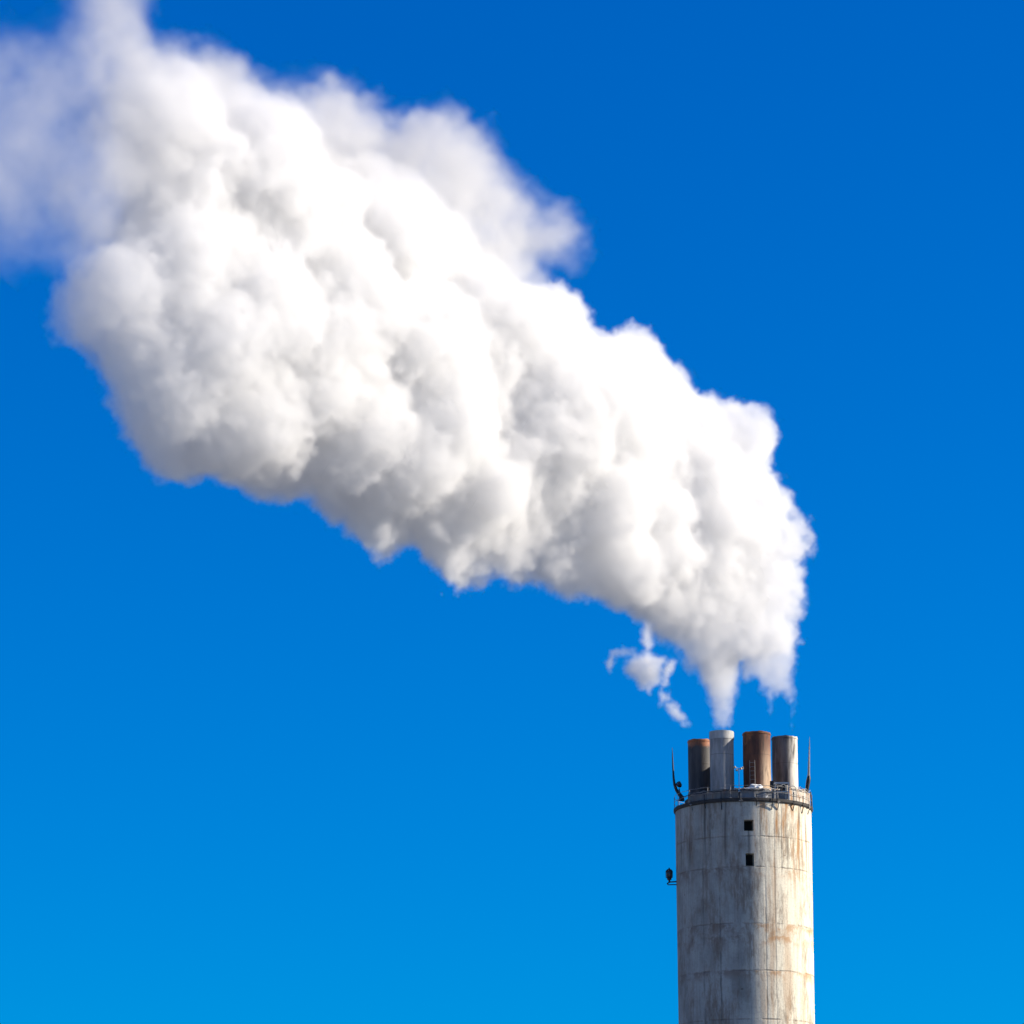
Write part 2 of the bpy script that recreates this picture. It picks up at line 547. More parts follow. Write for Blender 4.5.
# railing: posts and rails, each post a piece of its own
RR = R0 + OV - 0.06
bm = bmesh.new()
n_posts = 18
for hz in (0.40, 0.80):
    tube(bm, [((RR) * math.sin(2 * PI * k / 96), -(RR) * math.cos(2 * PI * k / 96), ZD + hz + 0.015 * math.sin(k * 1.7)) for k in range(97)], 0.015, 6, cap=False)
rail = put("railing", bm, M_gal, chimney)
for k in range(n_posts):
    a = 2 * PI * (k + 0.3) / n_posts
    bm = bmesh.new()
    tube(bm, [(RR * math.sin(a), -RR * math.cos(a), ZD - 0.02), (RR * math.sin(a), -RR * math.cos(a), ZD + 0.82)], 0.022, 6)
    box(bm, (RR * math.sin(a), -RR * math.cos(a), ZD + 0.012), (0.12, 0.12, 0.024), -a)
    put("post", bm, M_gal, rail)

# pale stained plates behind the railing on the sunny side and grey ones in front
def plate_run(a0, a1, h, r, mat, name, wav=0.04, seg=24, label=None):
    bm = bmesh.new()
    rows = []
    for k in range(seg + 1):
        a = a0 + (a1 - a0) * k / seg
        hh = h + wav * math.sin(k * 2.1) + wav * math.sin(k * 0.7 + 1)
        ro = r + 0.015 * math.sin(k * 1.3)
        rows.append([bm.verts.new(((ro + t) * math.sin(a), -(ro + t) * math.cos(a), ZD + 0.012 + z)) for t, z in ((0.02, 0), (0.02, hh), (-0.02, hh), (-0.02, 0))])
    for A, B in zip(rows, rows[1:]):
        for i in range(4):
            bm.faces.new((A[i], B[i], B[(i + 1) % 4], A[(i + 1) % 4]))
    bm.faces.new(rows[0]); bm.faces.new(list(reversed(rows[-1])))
    o = put(name, bm, mat, chimney, smooth=False)
    if label: o["label"] = label
    o.rotation_euler.z = -DELTA
    return o


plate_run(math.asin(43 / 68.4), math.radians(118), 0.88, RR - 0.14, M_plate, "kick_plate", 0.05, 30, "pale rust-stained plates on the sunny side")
M_greyplate = simple_mat("grey_sheet", (0.26, 0.265, 0.27), 0.6, 0.2, var=0.5, rust=0.35, scale=1.4)
plate_run(math.asin(-3 / 68.4), math.asin(33 / 68.4), 0.56, RR - 0.14, M_greyplate, "kick_plate", 0.03, 16, "dented grey plates at the front")
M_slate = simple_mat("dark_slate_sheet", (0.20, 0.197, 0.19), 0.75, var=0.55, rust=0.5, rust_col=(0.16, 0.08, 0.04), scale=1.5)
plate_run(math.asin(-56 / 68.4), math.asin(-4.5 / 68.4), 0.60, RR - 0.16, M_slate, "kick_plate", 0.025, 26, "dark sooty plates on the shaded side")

rgc = random.Random(4)
for k, px in enumerate((-50, -37, -21, -2, 13, 28, 34, 49, 58, 64)):
    a = math.asin(px / 68.4)
    bm = bmesh.new()
    r1 = R0 + OV
    hh = rgc.uniform(0.25, 0.5)
    ww = rgc.uniform(0.08, 0.16)
    def rp(r, z, da=0.0):
        return (r * math.sin(a + da), -r * math.cos(a + da), z)
    tube(bm, [rp(r1 + 0.03, ZD + rgc.uniform(0.1, 0.6)), rp(r1 + 0.05, ZL - 0.02), rp(R0 + 0.02, ZL - hh)], 0.03, 6)
    tube(bm, [rp(r1 + 0.05, ZL + 0.04, -ww / R0), rp(r1 + 0.06, ZL + 0.06, ww / R0)], 0.035, 6)
    o = put("bracket", bm, M_dark if k % 3 else M_gal, chimney)
    o.rotation_euler.z = -DELTA
# sagging cables and a conduit tied along the plates
for n_, (p0, p1, zc, sag, rr_) in enumerate(((-60, 20, 0.52, 0.07, 0.028), (-8, 36, 0.62, 0.03, 0.035), (30, 66, 0.98, 0.12, 0.022))):
    bm = bmesh.new()
    a0, a1 = math.asin(p0 / 68.4), math.asin(p1 / 68.4)
    tube(bm, [((RR + 0.03) * math.sin(a0 + (a1 - a0) * t / 40), -(RR + 0.03) * math.cos(a0 + (a1 - a0) * t / 40), ZD + zc - sag * abs(math.sin(t * PI / 8)) + 0.02 * math.sin(t * 1.9)) for t in range(41)], rr_, 6)
    o = put("cable", bm, (M_dark, M_plate, M_gal)[n_], chimney)
    o.rotation_euler.z = -DELTA

# the four flues -----------------------------------------------------
FL = [
    # cx px, depth offset m, radius px, top py, material, label
    (700.0, 0.95, 12.0, 738.4, flue_mat("dark_steel_flue", (0.075, 0.066, 0.064), (0.032, 0.030, 0.032), (0.40, 0.145, 0.06), 0.04, 0.95, 5.2), "dark grey steel flue rusting at its rim, leftmost"),
    (722.0, -1.45, 11.9, 730.4, flue_mat("pale_grey_flue", (0.36, 0.355, 0.345), (0.20, 0.195, 0.19), (0.25, 0.17, 0.11), 0.02, 0.0, 5.6), "pale grey steel flue with a pale collar round its rim"),
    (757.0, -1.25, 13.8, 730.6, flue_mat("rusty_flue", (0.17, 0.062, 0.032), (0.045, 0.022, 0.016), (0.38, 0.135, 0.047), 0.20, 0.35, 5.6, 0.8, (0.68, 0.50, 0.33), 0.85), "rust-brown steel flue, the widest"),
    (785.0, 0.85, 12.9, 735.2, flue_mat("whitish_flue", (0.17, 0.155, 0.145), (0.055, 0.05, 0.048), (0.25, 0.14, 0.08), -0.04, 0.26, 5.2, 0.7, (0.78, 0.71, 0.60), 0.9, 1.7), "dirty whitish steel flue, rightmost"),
]
flue_tops = []
for i, (fx, fy, fr, ft, mat, lab) in enumerate(FL):
    r = fr * PXM
    Y = YC + fy
    p = at(fx, ft, Y - r)
    x = at(fx, 765, Y).x
    h = p.z - ZDR
    bm = bmesh.new()
    # jagged, slightly out-of-round sheet
    prof = [(r, 0.02), (r, h * 0.25), (r, h * 0.25 + 0.001), (r, h * 0.5), (r, h * 0.75), (r, h - 0.02)]
    rings = lathe(bm, [(r, 0.02), (r, h * 0.3), (r, h * 0.6), (r, h - 0.25), (r, h), (r - 0.035, h), (r - 0.035, h - 2.2), (0.02, h - 2.25)], 72)
    for ri in (4, 5):
        for k, vv in enumerate(rings[ri]):
            a = 2 * PI * k / 72
            vv.co.z += 0.014 * math.sin(a * 5 + i) + 0.011 * math.sin(a * 11 + 2 * i) - 0.01
    for ring in rings[:6]:
        for k, vv in enumerate(ring):
            a = 2 * PI * k / 72
            s = 1 + 0.006 * math.sin(3 * a + vv.co.z + i) + 0.004 * math.sin(7 * a + 2 * vv.co.z)
            vv.co.x *= s; vv.co.y *= s
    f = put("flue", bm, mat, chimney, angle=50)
    f.location = (x - AX, fy, ZDR)
    f["label"] = lab
    bm = bmesh.new()                        # foot flange
    lathe(bm, [(r + 0.005, 0.03), (r + 0.16, 0.03), (r + 0.16, 0.12), (r + 0.03, 0.14), (r + 0.005, 0.30)], 56)
    put("flange", bm, M_ring, f)
    if i == 1:                              # white collar round the top
        M_white = simple_mat("pale_collar", (0.44, 0.435, 0.42), 0.6, var=0.3, rust=0.15)
        bm = bmesh.new()
        ch = 7.4 * PXM
        lathe(bm, [(r + 0.012, h - ch), (r + 0.03, h - ch), (r + 0.03, h + 0.03), (r - 0.02, h + 0.035)], 64)
        put("collar", bm, M_white, f, angle=30)
    else:                                   # thin stiffening hoop
        bm = bmesh.new()
        lathe(bm, [(r + 0.006, h - 0.16), (r + 0.035, h - 0.15), (r + 0.035, h - 0.09), (r + 0.006, h - 0.08)], 56)
        put("hoop", bm, mat, f, angle=30)
    if i == 2:                              # short climbing ladder up the front
        bm = bmesh.new()
        a = -0.38
        def fp(da, z, off=0.13):
            aa = a + da
            return ((r + off) * math.sin(aa), -(r + off) * math.cos(aa), z)
        for da in (-0.17, 0.17):
            tube(bm, [fp(da, 0.1), fp(da, 2.35)], 0.018, 6)
            tube(bm, [fp(da, 1.9), fp(da, 1.9, 0.0)], 0.015, 5)
        for k in range(8):
            tube(bm, [fp(-0.17, 0.25 + k * 0.28), fp(0.17, 0.25 + k * 0.28)], 0.012, 5)
        put("ladder", bm, M_gal, f)
    flue_tops.append((x, Y, p.z, r))


# ================================================================== things on the chimney
# curved spike on the shaded edge
def on_top(px, py, Y):
    p = at(px, py, Y)
    return p


Yl = YC - 0.6
spike = thing("lightning_rod", "dark horn-shaped lightning rod rising from the left rim of the chimney", "lightning rod", at(681.5, 799, Yl))
base = spike.location.copy()
pts = [(682.5, 799.5), (681.2, 796.5), (678.6, 793.2), (676.2, 789.5), (674.6, 785), (673.6, 778), (673.0, 768), (672.5, 757), (672.2, 747.5)]
rd = [2.2, 2.1, 1.9, 1.6, 1.35, 1.1, 0.85, 0.6, 0.2]
bm = bmesh.new()
P = [at(a, c, Yl) - base for a, c in pts]
tube(bm, P, [q * PXM for q in rd], 10)
put("horn", bm, M_dark, spike)
bm = bmesh.new()
lathe(bm, [(0.02, -0.12), (0.2, -0.12), (0.2, -0.04), (0.14, 0.0), (0.14, 0.12), (0.02, 0.14)], 20)
put("socket", bm, M_ring, spike)

# small round flood lamp beside it
fl = at(679.6, 796, Yl - 0.5)
lamp = thing("floodlight", "small dark round floodlight on a stalk beside the curved rod", "floodlight", fl)
bm = bmesh.new()
tube(bm, [(0, 0, -0.25), (0.0, 0, 0.30), (-0.02, 0.0, 0.5)], 0.035, 8)
put("stalk", bm, M_dark, lamp)
bm = bmesh.new()
lathe(bm, [(0.02, -0.16), (0.12, -0.15), (0.165, -0.05), (0.175, 0.07), (0.19, 0.08), (0.19, 0.13), (0.165, 0.135)], 24)
o = put("housing", bm, M_dark, lamp)
o.location = (-0.02, -0.02, 0.74); o.rotation_euler = (math.radians(60), 0, math.radians(-40))
M_glass = simple_mat("dull_lens", (0.05, 0.055, 0.06), 0.15, var=0.1)
bm = bmesh.new()
lathe(bm, [(0.165, 0.11), (0.10, 0.125), (0.005, 0.13)], 24)
o2 = put("lens", bm, M_glass, lamp)
o2.location = o.location; o2.rotation_euler = o.rotation_euler

# straight spike on the sunny edge
Yr = YC - 0.3
rod = thing("lightning_rod", "straight lightning rod with a thick dark foot on the right chimney rim", "lightning rod", at(807.3, 792, Yr))
base = rod.location.copy()
bm = bmesh.new()
pts = [(808.6, 779), (808.9, 770), (809.2, 757), (809.4, 745), (809.5, 736.5)]
tube(bm, [at(a, c, Yr) - base for a, c in pts], [1.5 * PXM, 1.05 * PXM, 0.8 * PXM, 0.5 * PXM, 0.15 * PXM], 8)
for k in range(5):
    pz = at(808.8 + k * 0.12, 768 - k * 5, Yr) - base
    lathe(bm, [(0.05, -0.03), (0.085 - k * 0.006, 0), (0.05, 0.03)], 10, c=pz)
put("spike", bm, M_gal, rod)
bm = bmesh.new()
pts = [(807.0, 793), (807.2, 788), (808.3, 781), (808.8, 777.5), (808.8, 775)]
tube(bm, [at(a, c, Yr) - base for a, c in pts], [1.3 * PXM, 1.9 * PXM, 2.2 * PXM, 1.9 * PXM, 1.1 * PXM], 12)
put("foot", bm, M_dark, rod)
bm = bmesh.new()
q = at(811, 806, Yr) - base
tube(bm, [at(810.4, 792, Yr - .1) - base, at(811.6, 800, Yr - .1) - base, at(812.2, 812, Yr - .1) - base], 0.05, 6)
put("down_conductor", bm, M_dark, rod)

# anemometer between the flues
Ya = YC - 2.6
an = thing("wind_sensor", "little cup wind sensor on a thin pole between grey and rusty flues", "wind sensor", at(739.2, 792, Ya))
base = an.location.copy()
zt = (at(739.0, 768.5, Ya) - base).z
bm = bmesh.new()
tube(bm, [(0, 0, -0.2), (0, 0, zt)], 0.022, 6)
put("pole", bm, M_dark, an)
bm = bmesh.new()
for k in range(4):
    a = k * PI / 2 + 0.5
    dx, dy = math.cos(a), math.sin(a)
    tube(bm, [(0, 0, zt), (dx * 0.26, dy * 0.26, zt + 0.06 * (-1) ** k)], 0.016, 5)
put("arms", bm, M_gal, an)
for k in range(4):
    a = k * PI / 2 + 0.5
    bm = bmesh.new()
    lathe(bm, [(0.004, -0.06), (0.05, -0.045), (0.075, 0.0), (0.085, 0.05), (0.07, 0.05), (0.04, -0.02), (0.003, -0.03)], 16)
    o = put("cup", bm, M_plate, an)
    o.location = (math.cos(a) * 0.28, math.sin(a) * 0.28, zt + 0.06 * (-1) ** k)
    o.rotation_euler = (PI / 2, 0, a)

# equipment frame in front of the whitish flue
Yf = YC - R0 * 0.80
fr = thing("equipment_frame", "grey steel frame with two dark bays standing before the whitish flue", "equipment frame", at(782.3, 799, Yf))
base = fr.location.copy()
W, H, Dp = 13.0 * PXM, (at(782, 782.2, Yf) - base).z, 0.7
bm = bmesh.new()
for sx in (-1, 1):
    for sy in (0, 1):
        box(bm, (sx * W / 2, sy * Dp, H / 2 - 0.09), (0.085, 0.085, H + 0.18 - 0.1))
for sy in (0, 1):
    box(bm, (0, sy * Dp, H - 0.05), (W + 0.12, 0.10, 0.10))
    box(bm, (0, sy * Dp, H - 0.62), (W - 0.09, 0.08, 0.08))
for sx in (-1, 1):
    box(bm, (sx * W / 2, Dp / 2, H - 0.05), (0.08, Dp - 0.1, 0.09))
put("frame", bm, simple_mat("pale_frame_paint", (0.60, 0.58, 0.54), 0.6, var=0.3, rust=0.3), fr, smooth=False)
for sx in (-1, 1):
    bm = bmesh.new()
    box(bm, (sx * W * 0.235, Dp * 0.45, H - 0.33), (W * 0.38, 0.45, 0.44), bev=0.02)
    put("cabinet", bm, M_dark, fr)
bm = bmesh.new()
box(bm, (0, 0.03, H - 0.90), (W - 0.1, 0.03, 0.44), bev=0.005)
put("panel", bm, M_greyplate, fr)

# small junction box beside it
jb = thing("junction_box", "small dark junction box on a post between the rusty and whitish flues", "junction box", at(772.4, 796, Yf + 1.3))
bm = bmesh.new()
box(bm, (0, 0, 0.78), (0.30, 0.22, 0.42), bev=0.03)
put("box_body", bm, M_dark, jb)
bm = bmesh.new()
tube(bm, [(0, 0, -0.1), (0, 0, 0.6)], 0.035, 8)
tube(bm, [(0.02, 0, 0.9), (0.05, 0, 1.25)], 0.02, 6)
put("post", bm, M_dark, jb)


# crusted snow at the foot of the rusty flue
def lump(name, c, s, label, seed, cat="snow"):
    bm = bmesh.new()
    bmesh.ops.create_icosphere(bm, subdivisions=4, radius=1.0)
    rg = np.random.default_rng(seed)
    from mathutils import noise as mn
    off = Vector(rg.uniform(0, 50, 3))
    for v in bm.verts:
        d = 1 + 0.45 * mn.fractal(v.co * 1.8 + off, 1.0, 2.0, 4)
        v.co = Vector((v.co.x * s[0] * d, v.co.y * s[1] * d, max(v.co.z * s[2] * d, -0.15 * s[2])))
    o = put(name, bm, M_snow, None, angle=180)
    o.location = c
    return tag(o, label, cat)


p = at(755.5, 789.5, YC - 2.9)
lump("snow_heap", p, (0.52, 0.5, 0.30), "white heap of crusted snow at the foot of the rusty flue", 3)
p = at(763.5, 797.5, YC - R0 + 0.35)
lump("snow_patch", p, (0.30, 0.14, 0.13), "small white snow patch on the ledge below the rusty flue", 5)

# obstruction lamp on the shaded side
Yo = YC - 0.2
ob = thing("obstruction_light", "dark lantern-shaped warning light on a bracket at the shaded left side of the shaft", "warning light", at(676.2, 883, Yo))
base = ob.location.copy()
bm = bmesh.new()
c1 = at(669.4, 881.5, Yo) - base
tube(bm, [at(677.5, 881.6, Yo) - base, at(670.0, 882.0, Yo) - base, at(667.2, 883.6, Yo) - base], 0.045, 8)
tube(bm, [at(677.5, 884.6, Yo) - base, at(668.0, 884.8, Yo) - base, at(667.0, 883.2, Yo) - base], 0.035, 8)
tube(bm, [at(669.3, 882.2, Yo) - base, at(669.3, 879.5, Yo) - base], 0.06, 8)
put("bracket", bm, M_dark, ob)
bm = bmesh.new()
lathe(bm, [(0.01, 0), (0.13, 0), (0.15, 0.05), (0.15, 0.12), (0.205, 0.14), (0.205, 0.20), (0.18, 0.21)], 24, c=at(669.3, 880, Yo) - base)
put("lamp_base", bm, M_dark, ob)
bm = bmesh.new()
lathe(bm, [(0.18, 0.205), (0.205, 0.24), (0.21, 0.50), (0.19, 0.58), (0.01, 0.60)], 24, c=at(669.3, 880, Yo) - base)
put("lens", bm, M_glass, ob)
bm = bmesh.new()
lathe(bm, [(0.215, 0.545), (0.22, 0.60), (0.15, 0.69), (0.05, 0.73), (0.04, 0.80), (0.005, 0.81)], 24, c=at(669.3, 880, Yo) - base)
for k in range(6):
    a = k * PI / 3
    cc = at(669.3, 880, Yo) - base
    tube(bm, [cc + Vector((0.225 * math.cos(a), 0.225 * math.sin(a), 0.16)), cc + Vector((0.225 * math.cos(a), 0.225 * math.sin(a), 0.60))], 0.014, 5)
put("cap", bm, M_dark, ob)


# ================================================================== steam
def poly_sdf(px, py, poly):
    """signed distance in pixels, positive inside"""
    d2 = np.full(px.shape, 1e18)
    inside = np.zeros(px.shape, bool)
    n = len(poly)
    for i in range(n):
        x0, y0 = poly[i]
        x1, y1 = poly[(i + 1) % n]
        ex, ey = x1 - x0, y1 - y0
        t = np.clip(((px - x0) * ex + (py - y0) * ey) / (ex * ex + ey * ey + 1e-9), 0, 1)
        dx, dy = px - x0 - t * ex, py - y0 - t * ey
        d2 = np.minimum(d2, dx * dx + dy * dy)
        cond = ((y0 > py) != (y1 > py))
        with np.errstate(divide='ignore', invalid='ignore'):
            xi = ex * (py - y0) / (ey if abs(ey) > 1e-9 else 1e-9) + x0
        inside ^= cond & (px < xi)
    d = np.sqrt(d2)
    return np.where(inside, d, -d)


CORE = [(712, 726), (706, 705), (699, 691), (694, 676), (686, 675), (679, 660), (670, 651), (666, 638), (656, 625), (643, 621), (637, 623), (627, 614),
        (619, 619), (611, 614), (600, 608), (590, 608), (580, 601), (565, 608), (549, 594), (540, 577), (528, 594), (511, 600), (508, 585), (493, 573),
        (476, 581), (467, 592), (449, 593), (440, 585), (437, 563), (421, 553), (411, 534), (396, 553), (389, 573), (376, 565), (360, 544), (354, 512),
        (329, 512), (314, 491), (285, 485), (262, 492), (252, 475), (226, 481), (202, 465), (176, 478), (146, 464), (138, 442), (118, 420), (95, 405),
        (92, 389), (114, 376), (106, 360), (78, 352), (54, 335), (46, 302), (74, 284), (120, 262), (126, 205), (104, 150), (100, 75), (150, 55), (200, 68),
        (250, 98), (300, 122), (345, 148), (400, 180), (440, 202), (475, 240), (500, 285), (530, 300), (560, 305), (575, 315), (600, 342), (612, 347),
        (640, 341), (650, 340), (660, 355), (672, 362), (689, 384), (698, 394), (737, 397), (756, 408), (766, 426), (780, 443), (779, 456), (772, 465),
        (785, 480), (783, 490), (794, 502), (796, 517), (810, 522), (812, 531), (814, 556), (805, 570), (810, 590), (810, 612), (800, 626), (801, 640),
        (797, 655), (790, 664), (772, 664), (756, 672), (745, 668), (738, 668), (739, 688), (734, 694), (733, 714), (732, 725)]
VEIL = [(-20, 300), (20, 302), (42, 290), (58, 300), (52, 306), (68, 335), (120, 330), (300, 330), (560, 380), (700, 420), (760, 440), (772, 432), (766, 412), (748, 396), (722, 386),
        (700, 392), (680, 370), (650, 342), (625, 345), (600, 330), (572, 305), (566, 282), (553, 262), (562, 262), (578, 262), (590, 250), (596, 232), (590, 212),
        (572, 198), (552, 194), (530, 178), (518, 163), (510, 148), (500, 125), (486, 112), (480, 100), (450, 88), (425, 96), (410, 92), (395, 102), (385, 90),
        (360, 70), (340, 60), (318, 55), (308, 66), (290, 58), (272, 62), (250, 45), (238, 30), (222, 19), (200, 21), (190, 31), (178, 25), (164, 33), (154, 22),
        (156, 6), (160, -35), (130, -75), (70, -50), (64, 8), (62, 52), (20, 62), (-20, 60), (-90, 60), (-110, 150), (-80, 270)]
JETS = [[(690, 664), (697, 680), (704, 703), (710, 733), (722, 736), (733, 733), (735, 700), (740, 680), (745, 655), (720, 640)],
        [(736, 660), (738, 684), (745, 690), (755, 684), (755, 691), (758, 697), (763, 694), (766, 714), (768, 733), (773, 714), (775, 698), (782, 695), (789, 703), (791, 722), (794, 735), (798, 708),
         (798, 676), (800, 650), (790, 640), (760, 640)]]
WISP = [[(605, 664), (610, 651), (620, 648), (630, 648), (638, 652), (636, 656), (626, 655), (618, 656), (615, 663), (612, 672), (607, 671)],
        [(624, 664), (632, 656), (643, 652), (650, 648), (656, 656), (664, 656), (668, 662), (662, 670), (662, 682), (655, 686), (650, 692), (640, 690), (634, 680), (624, 674)],
        [(641, 644), (640, 634), (645, 622), (652, 616), (658, 618), (653, 632), (654, 646), (648, 652)],
        [(664, 664), (672, 656), (678, 662), (672, 672), (666, 686), (660, 690), (660, 676)],
        [(658, 692), (666, 690), (672, 698), (668, 704), (664, 702), (660, 706)],
        [(664, 704), (672, 700), (680, 706), (685, 714), (687, 721), (693, 727), (684, 725), (674, 718), (668, 711)]]


def smax(a, b, k):
    h = np.clip(0.5 + 0.5 * (a - b) / k, 0, 1)
    return b + (a - b) * h + k * h * (1 - h)


def to_px(X, Z, Y):
    dep = Y * FWD.y + (Z - EYE.z) * FWD.z
    return 512 + FOC * X / dep, 512 - FOC * (Y * UPV.y + (Z - EYE.z) * UPV.z) / dep


def value_noise(shape, cells, seed):
    """smooth noise in 0..1 on a 3-D grid"""
    rg = np.random.default_rng(seed)
    lat = rg.random([c + 2 for c in cells])
    idx = [np.linspace(0, c, s) for c, s in zip(cells, shape)]
    out = lat
    for ax, t in enumerate(idx):
        i = np.minimum(t.astype(int), cells[ax])
        f = t - i
        f = f * f * (3 - 2 * f)
        sh = [1, 1, 1]
        sh[ax] = -1
        f = f.reshape(sh)
        out = np.take(out, i, axis=ax) * (1 - f) + np.take(out, np.minimum(i + 1, cells[ax] + 1), axis=ax) * f
    return out


def grid_mesh(name, mn, step, arrs):
    """a cloud of sample points that carries the coarse shape of the steam as a vector attribute"""
    nx, ny, nz = arrs[0].shape
    n = nx * ny * nz
    me = bpy.data.meshes.new(name)
    me.vertices.add(n)
    gx, gy, gz = np.meshgrid(np.arange(nx), np.arange(ny), np.arange(nz), indexing='ij')
    co = np.stack([mn[0] + gx * step, mn[1] + gy * step, mn[2] + gz * step], -1).reshape(-1, 3).astype(np.float32)
    me.vertices.foreach_set("co", co.ravel())
    at_ = me.attributes.new("shape", 'FLOAT_VECTOR', 'POINT')
    at_.data.foreach_set("vector", np.stack(arrs, -1).reshape(-1, 3).astype(np.float32).ravel())
    return me


def sample_shape(nt, geo, pos, mn, step, dims):
    """trilinear look-up of the coarse field"""
    g = nt.v('MULTIPLY', nt.v('SUBTRACT', pos, tuple(mn)), (1 / step,) * 3)
    g = nt.v('MINIMUM', nt.v('MAXIMUM', g, (0.001,) * 3), tuple(d - 1.01 for d in dims))
    fl = nt.v('FLOOR', g)
    fr = nt.v('SUBTRACT', g, fl)
    ix, iy, iz = nt.sep(fl)
    fx, fy, fz = nt.sep(fr)
    i0 = nt.m('ADD', nt.m('MULTIPLY', nt.m('ADD', nt.m('MULTIPLY', ix, dims[1]), iy), dims[2]), iz)
    attr = nt.n("GeometryNodeInputNamedAttribute", data_type='FLOAT_VECTOR')
    attr.inputs[0].default_value = "shape"
    corner = {}
    for dx in (0, 1):
        for dy in (0, 1):
            for dz in (0, 1):
                s = nt.n("GeometryNodeSampleIndex", data_type='FLOAT_VECTOR', domain='POINT', clamp=True)
                nt.link(geo, s.inputs["Geometry"])
                nt.link(attr.outputs[0], s.inputs["Value"])
                fi = nt.n("FunctionNodeFloatToInt", rounding_mode='ROUND')
                nt.link(nt.m('ADD', i0, float((dx * dims[1] + dy) * dims[2] + dz)), fi.inputs[0])
                nt.link(fi.outputs[0], s.inputs["Index"])
                corner[dx, dy, dz] = s.outputs[0]

    def lerp(a, b, f):
        return nt.v('ADD', a, nt.v('SCALE', nt.v('SUBTRACT', b, a), scale=f))
    e = {}
    for dy in (0, 1):
        for dz in (0, 1):
            e[dy, dz] = lerp(corner[0, dy, dz], corner[1, dy, dz], fx)
    return lerp(lerp(e[0, 0], e[1, 0], fy), lerp(e[0, 1], e[1, 1], fy), fz)


def billow(nt, pos, scale):
    vo = nt.n("ShaderNodeTexVoronoi", feature='F1')
    nt.put(vo.inputs["Vector"], pos)
    vo.inputs["Scale"].default_value = scale
    d = vo.outputs["Distance"]
    return nt.m('SUBTRACT', 0.36, nt.m('MULTIPLY', d, d))


def puff(nt, pos, scale, detail=1.0):
    """rounded heaps with soft creases"""
    n = nt.m('SUBTRACT', nt.noise(pos, scale, detail, 0.5), 0.5)
    return nt.m('SUBTRACT', nt.m('ABSOLUTE', n), 0.10)


def steam_group(name, mn, step, dims, res, box_min, box_max, mat, mode, P):
    ng = bpy.data.node_groups.new(name, "GeometryNodeTree")
    ng.interface.new_socket("Geometry", in_out='INPUT', socket_type='NodeSocketGeometry')
    ng.interface.new_socket("Geometry", in_out='OUTPUT', socket_type='NodeSocketGeometry')
    nt = NT(ng, True)
    gi, go = nt.n("NodeGroupInput"), nt.n("NodeGroupOutput")
    pos = nt.n("GeometryNodeInputPosition").outputs[0]
    # churn: displace the look-up by turbulence
    t1 = nt.v('SUBTRACT', nt.noise(pos, P['w1s'], 2, 0.5, True), (0.5,) * 3)
    t2 = nt.v('SUBTRACT', nt.noise(nt.v('ADD', pos, (31, 7, 13)), P['w2s'], 4, 0.62, True), (0.5,) * 3)
    q = nt.v('ADD', pos, nt.v('ADD', nt.v('SCALE', t1, scale=P['w1']), nt.v('SCALE', t2, scale=P['w2'])))
    sh = nt.sep(sample_shape(nt, gi.outputs[0], q, mn, step, dims))
    qb = nt.v('ADD', pos, nt.v('SCALE', t2, scale=P['wb']))
    fb = nt.m('SUBTRACT', nt.noise(qb, P['fs'], 5, 0.68), 0.5)
    b1 = puff(nt, qb, P['b1s'])
    if mode == 'veil':
        f = sh[0]
    else:
        b2 = billow(nt, nt.v('ADD', qb, (5.3, 1.7, 9.1)), P['b2s'])
        f = nt.m('ADD', sh[0], nt.m('MULTIPLY', b1, P['b1']))
        f = nt.m('ADD', f, nt.m('MULTIPLY', b2, P['b2']))
    fc = nt.m('ADD', f, nt.m('MULTIPLY', fb, P['f']))
    vc = nt.n("GeometryNodeVolumeCube")
    for k, v in (("Min", box_min), ("Max", box_max)):
        vc.inputs[k].default_value = v
    for k, v in zip("XYZ", res):
        vc.inputs["Resolution " + k].default_value = int(v)
    if mode == 'core':
        thin = nt.m('MULTIPLY', nt.m('SUBTRACT', sh[1], 1.0), 6.0)      # no core where the steam is young
        nt.link(nt.m('ADD', nt.m('ADD', f, nt.m('MULTIPLY', fb, P['f'] * 0.36)), thin), vc.inputs["Density"])
        vc.inputs["Background"].default_value = -2.0
        vm = nt.n("GeometryNodeVolumeToMesh")
        nt.link(vc.outputs[0], vm.inputs["Volume"])
        vm.inputs["Threshold"].default_value = P['core_depth']
        nt.link(vm.outputs[0], go.inputs[0])
    else:
        if mode == 'veil':
            fv = nt.m('ADD', nt.m('ADD', sh[1], nt.m('MULTIPLY', b1, P['b1'])), nt.m('MULTIPLY', fb, P['f']))
            lo = nt.noise(nt.v('ADD', q, (3, 50, 8)), 0.3, 4, 0.6)
            hole = nt.m('ADD', P['lo'], nt.m('MULTIPLY', nt.ramp01(lo, 0.36, 0.60), 1.0 - P['lo']))
            d = nt.m('MULTIPLY', nt.m('MULTIPLY', nt.ramp01(fv, P['e0'], P['e1']), nt.m('MULTIPLY', sh[2], hole)), P['D'])
        else:
            d = nt.m('MULTIPLY', nt.ramp01(fc, P['e0'], P['e1']), nt.m('MULTIPLY', sh[1], P['D']))
            if P['core_depth'] < 5:                  # the inside is the surface mesh's business
                d = nt.m('MULTIPLY', d, nt.m('SUBTRACT', 1.0, nt.m('MULTIPLY', nt.ramp01(nt.m('ADD', fc, nt.m('MULTIPLY', nt.m('SUBTRACT', sh[1], 1.0), 6.0)), P['core_depth'] + 0.2, P['core_depth'] + 0.9), P['hollow'])))
        nt.link(d, vc.inputs["Density"])
        vc.inputs["Background"].default_value = 0.0
        sm = nt.n("GeometryNodeSetMaterial")
        nt.link(vc.outputs[0], sm.inputs["Geometry"])
        sm.inputs["Material"].default_value = mat
        nt.link(sm.outputs[0], go.inputs[0])
    return ng


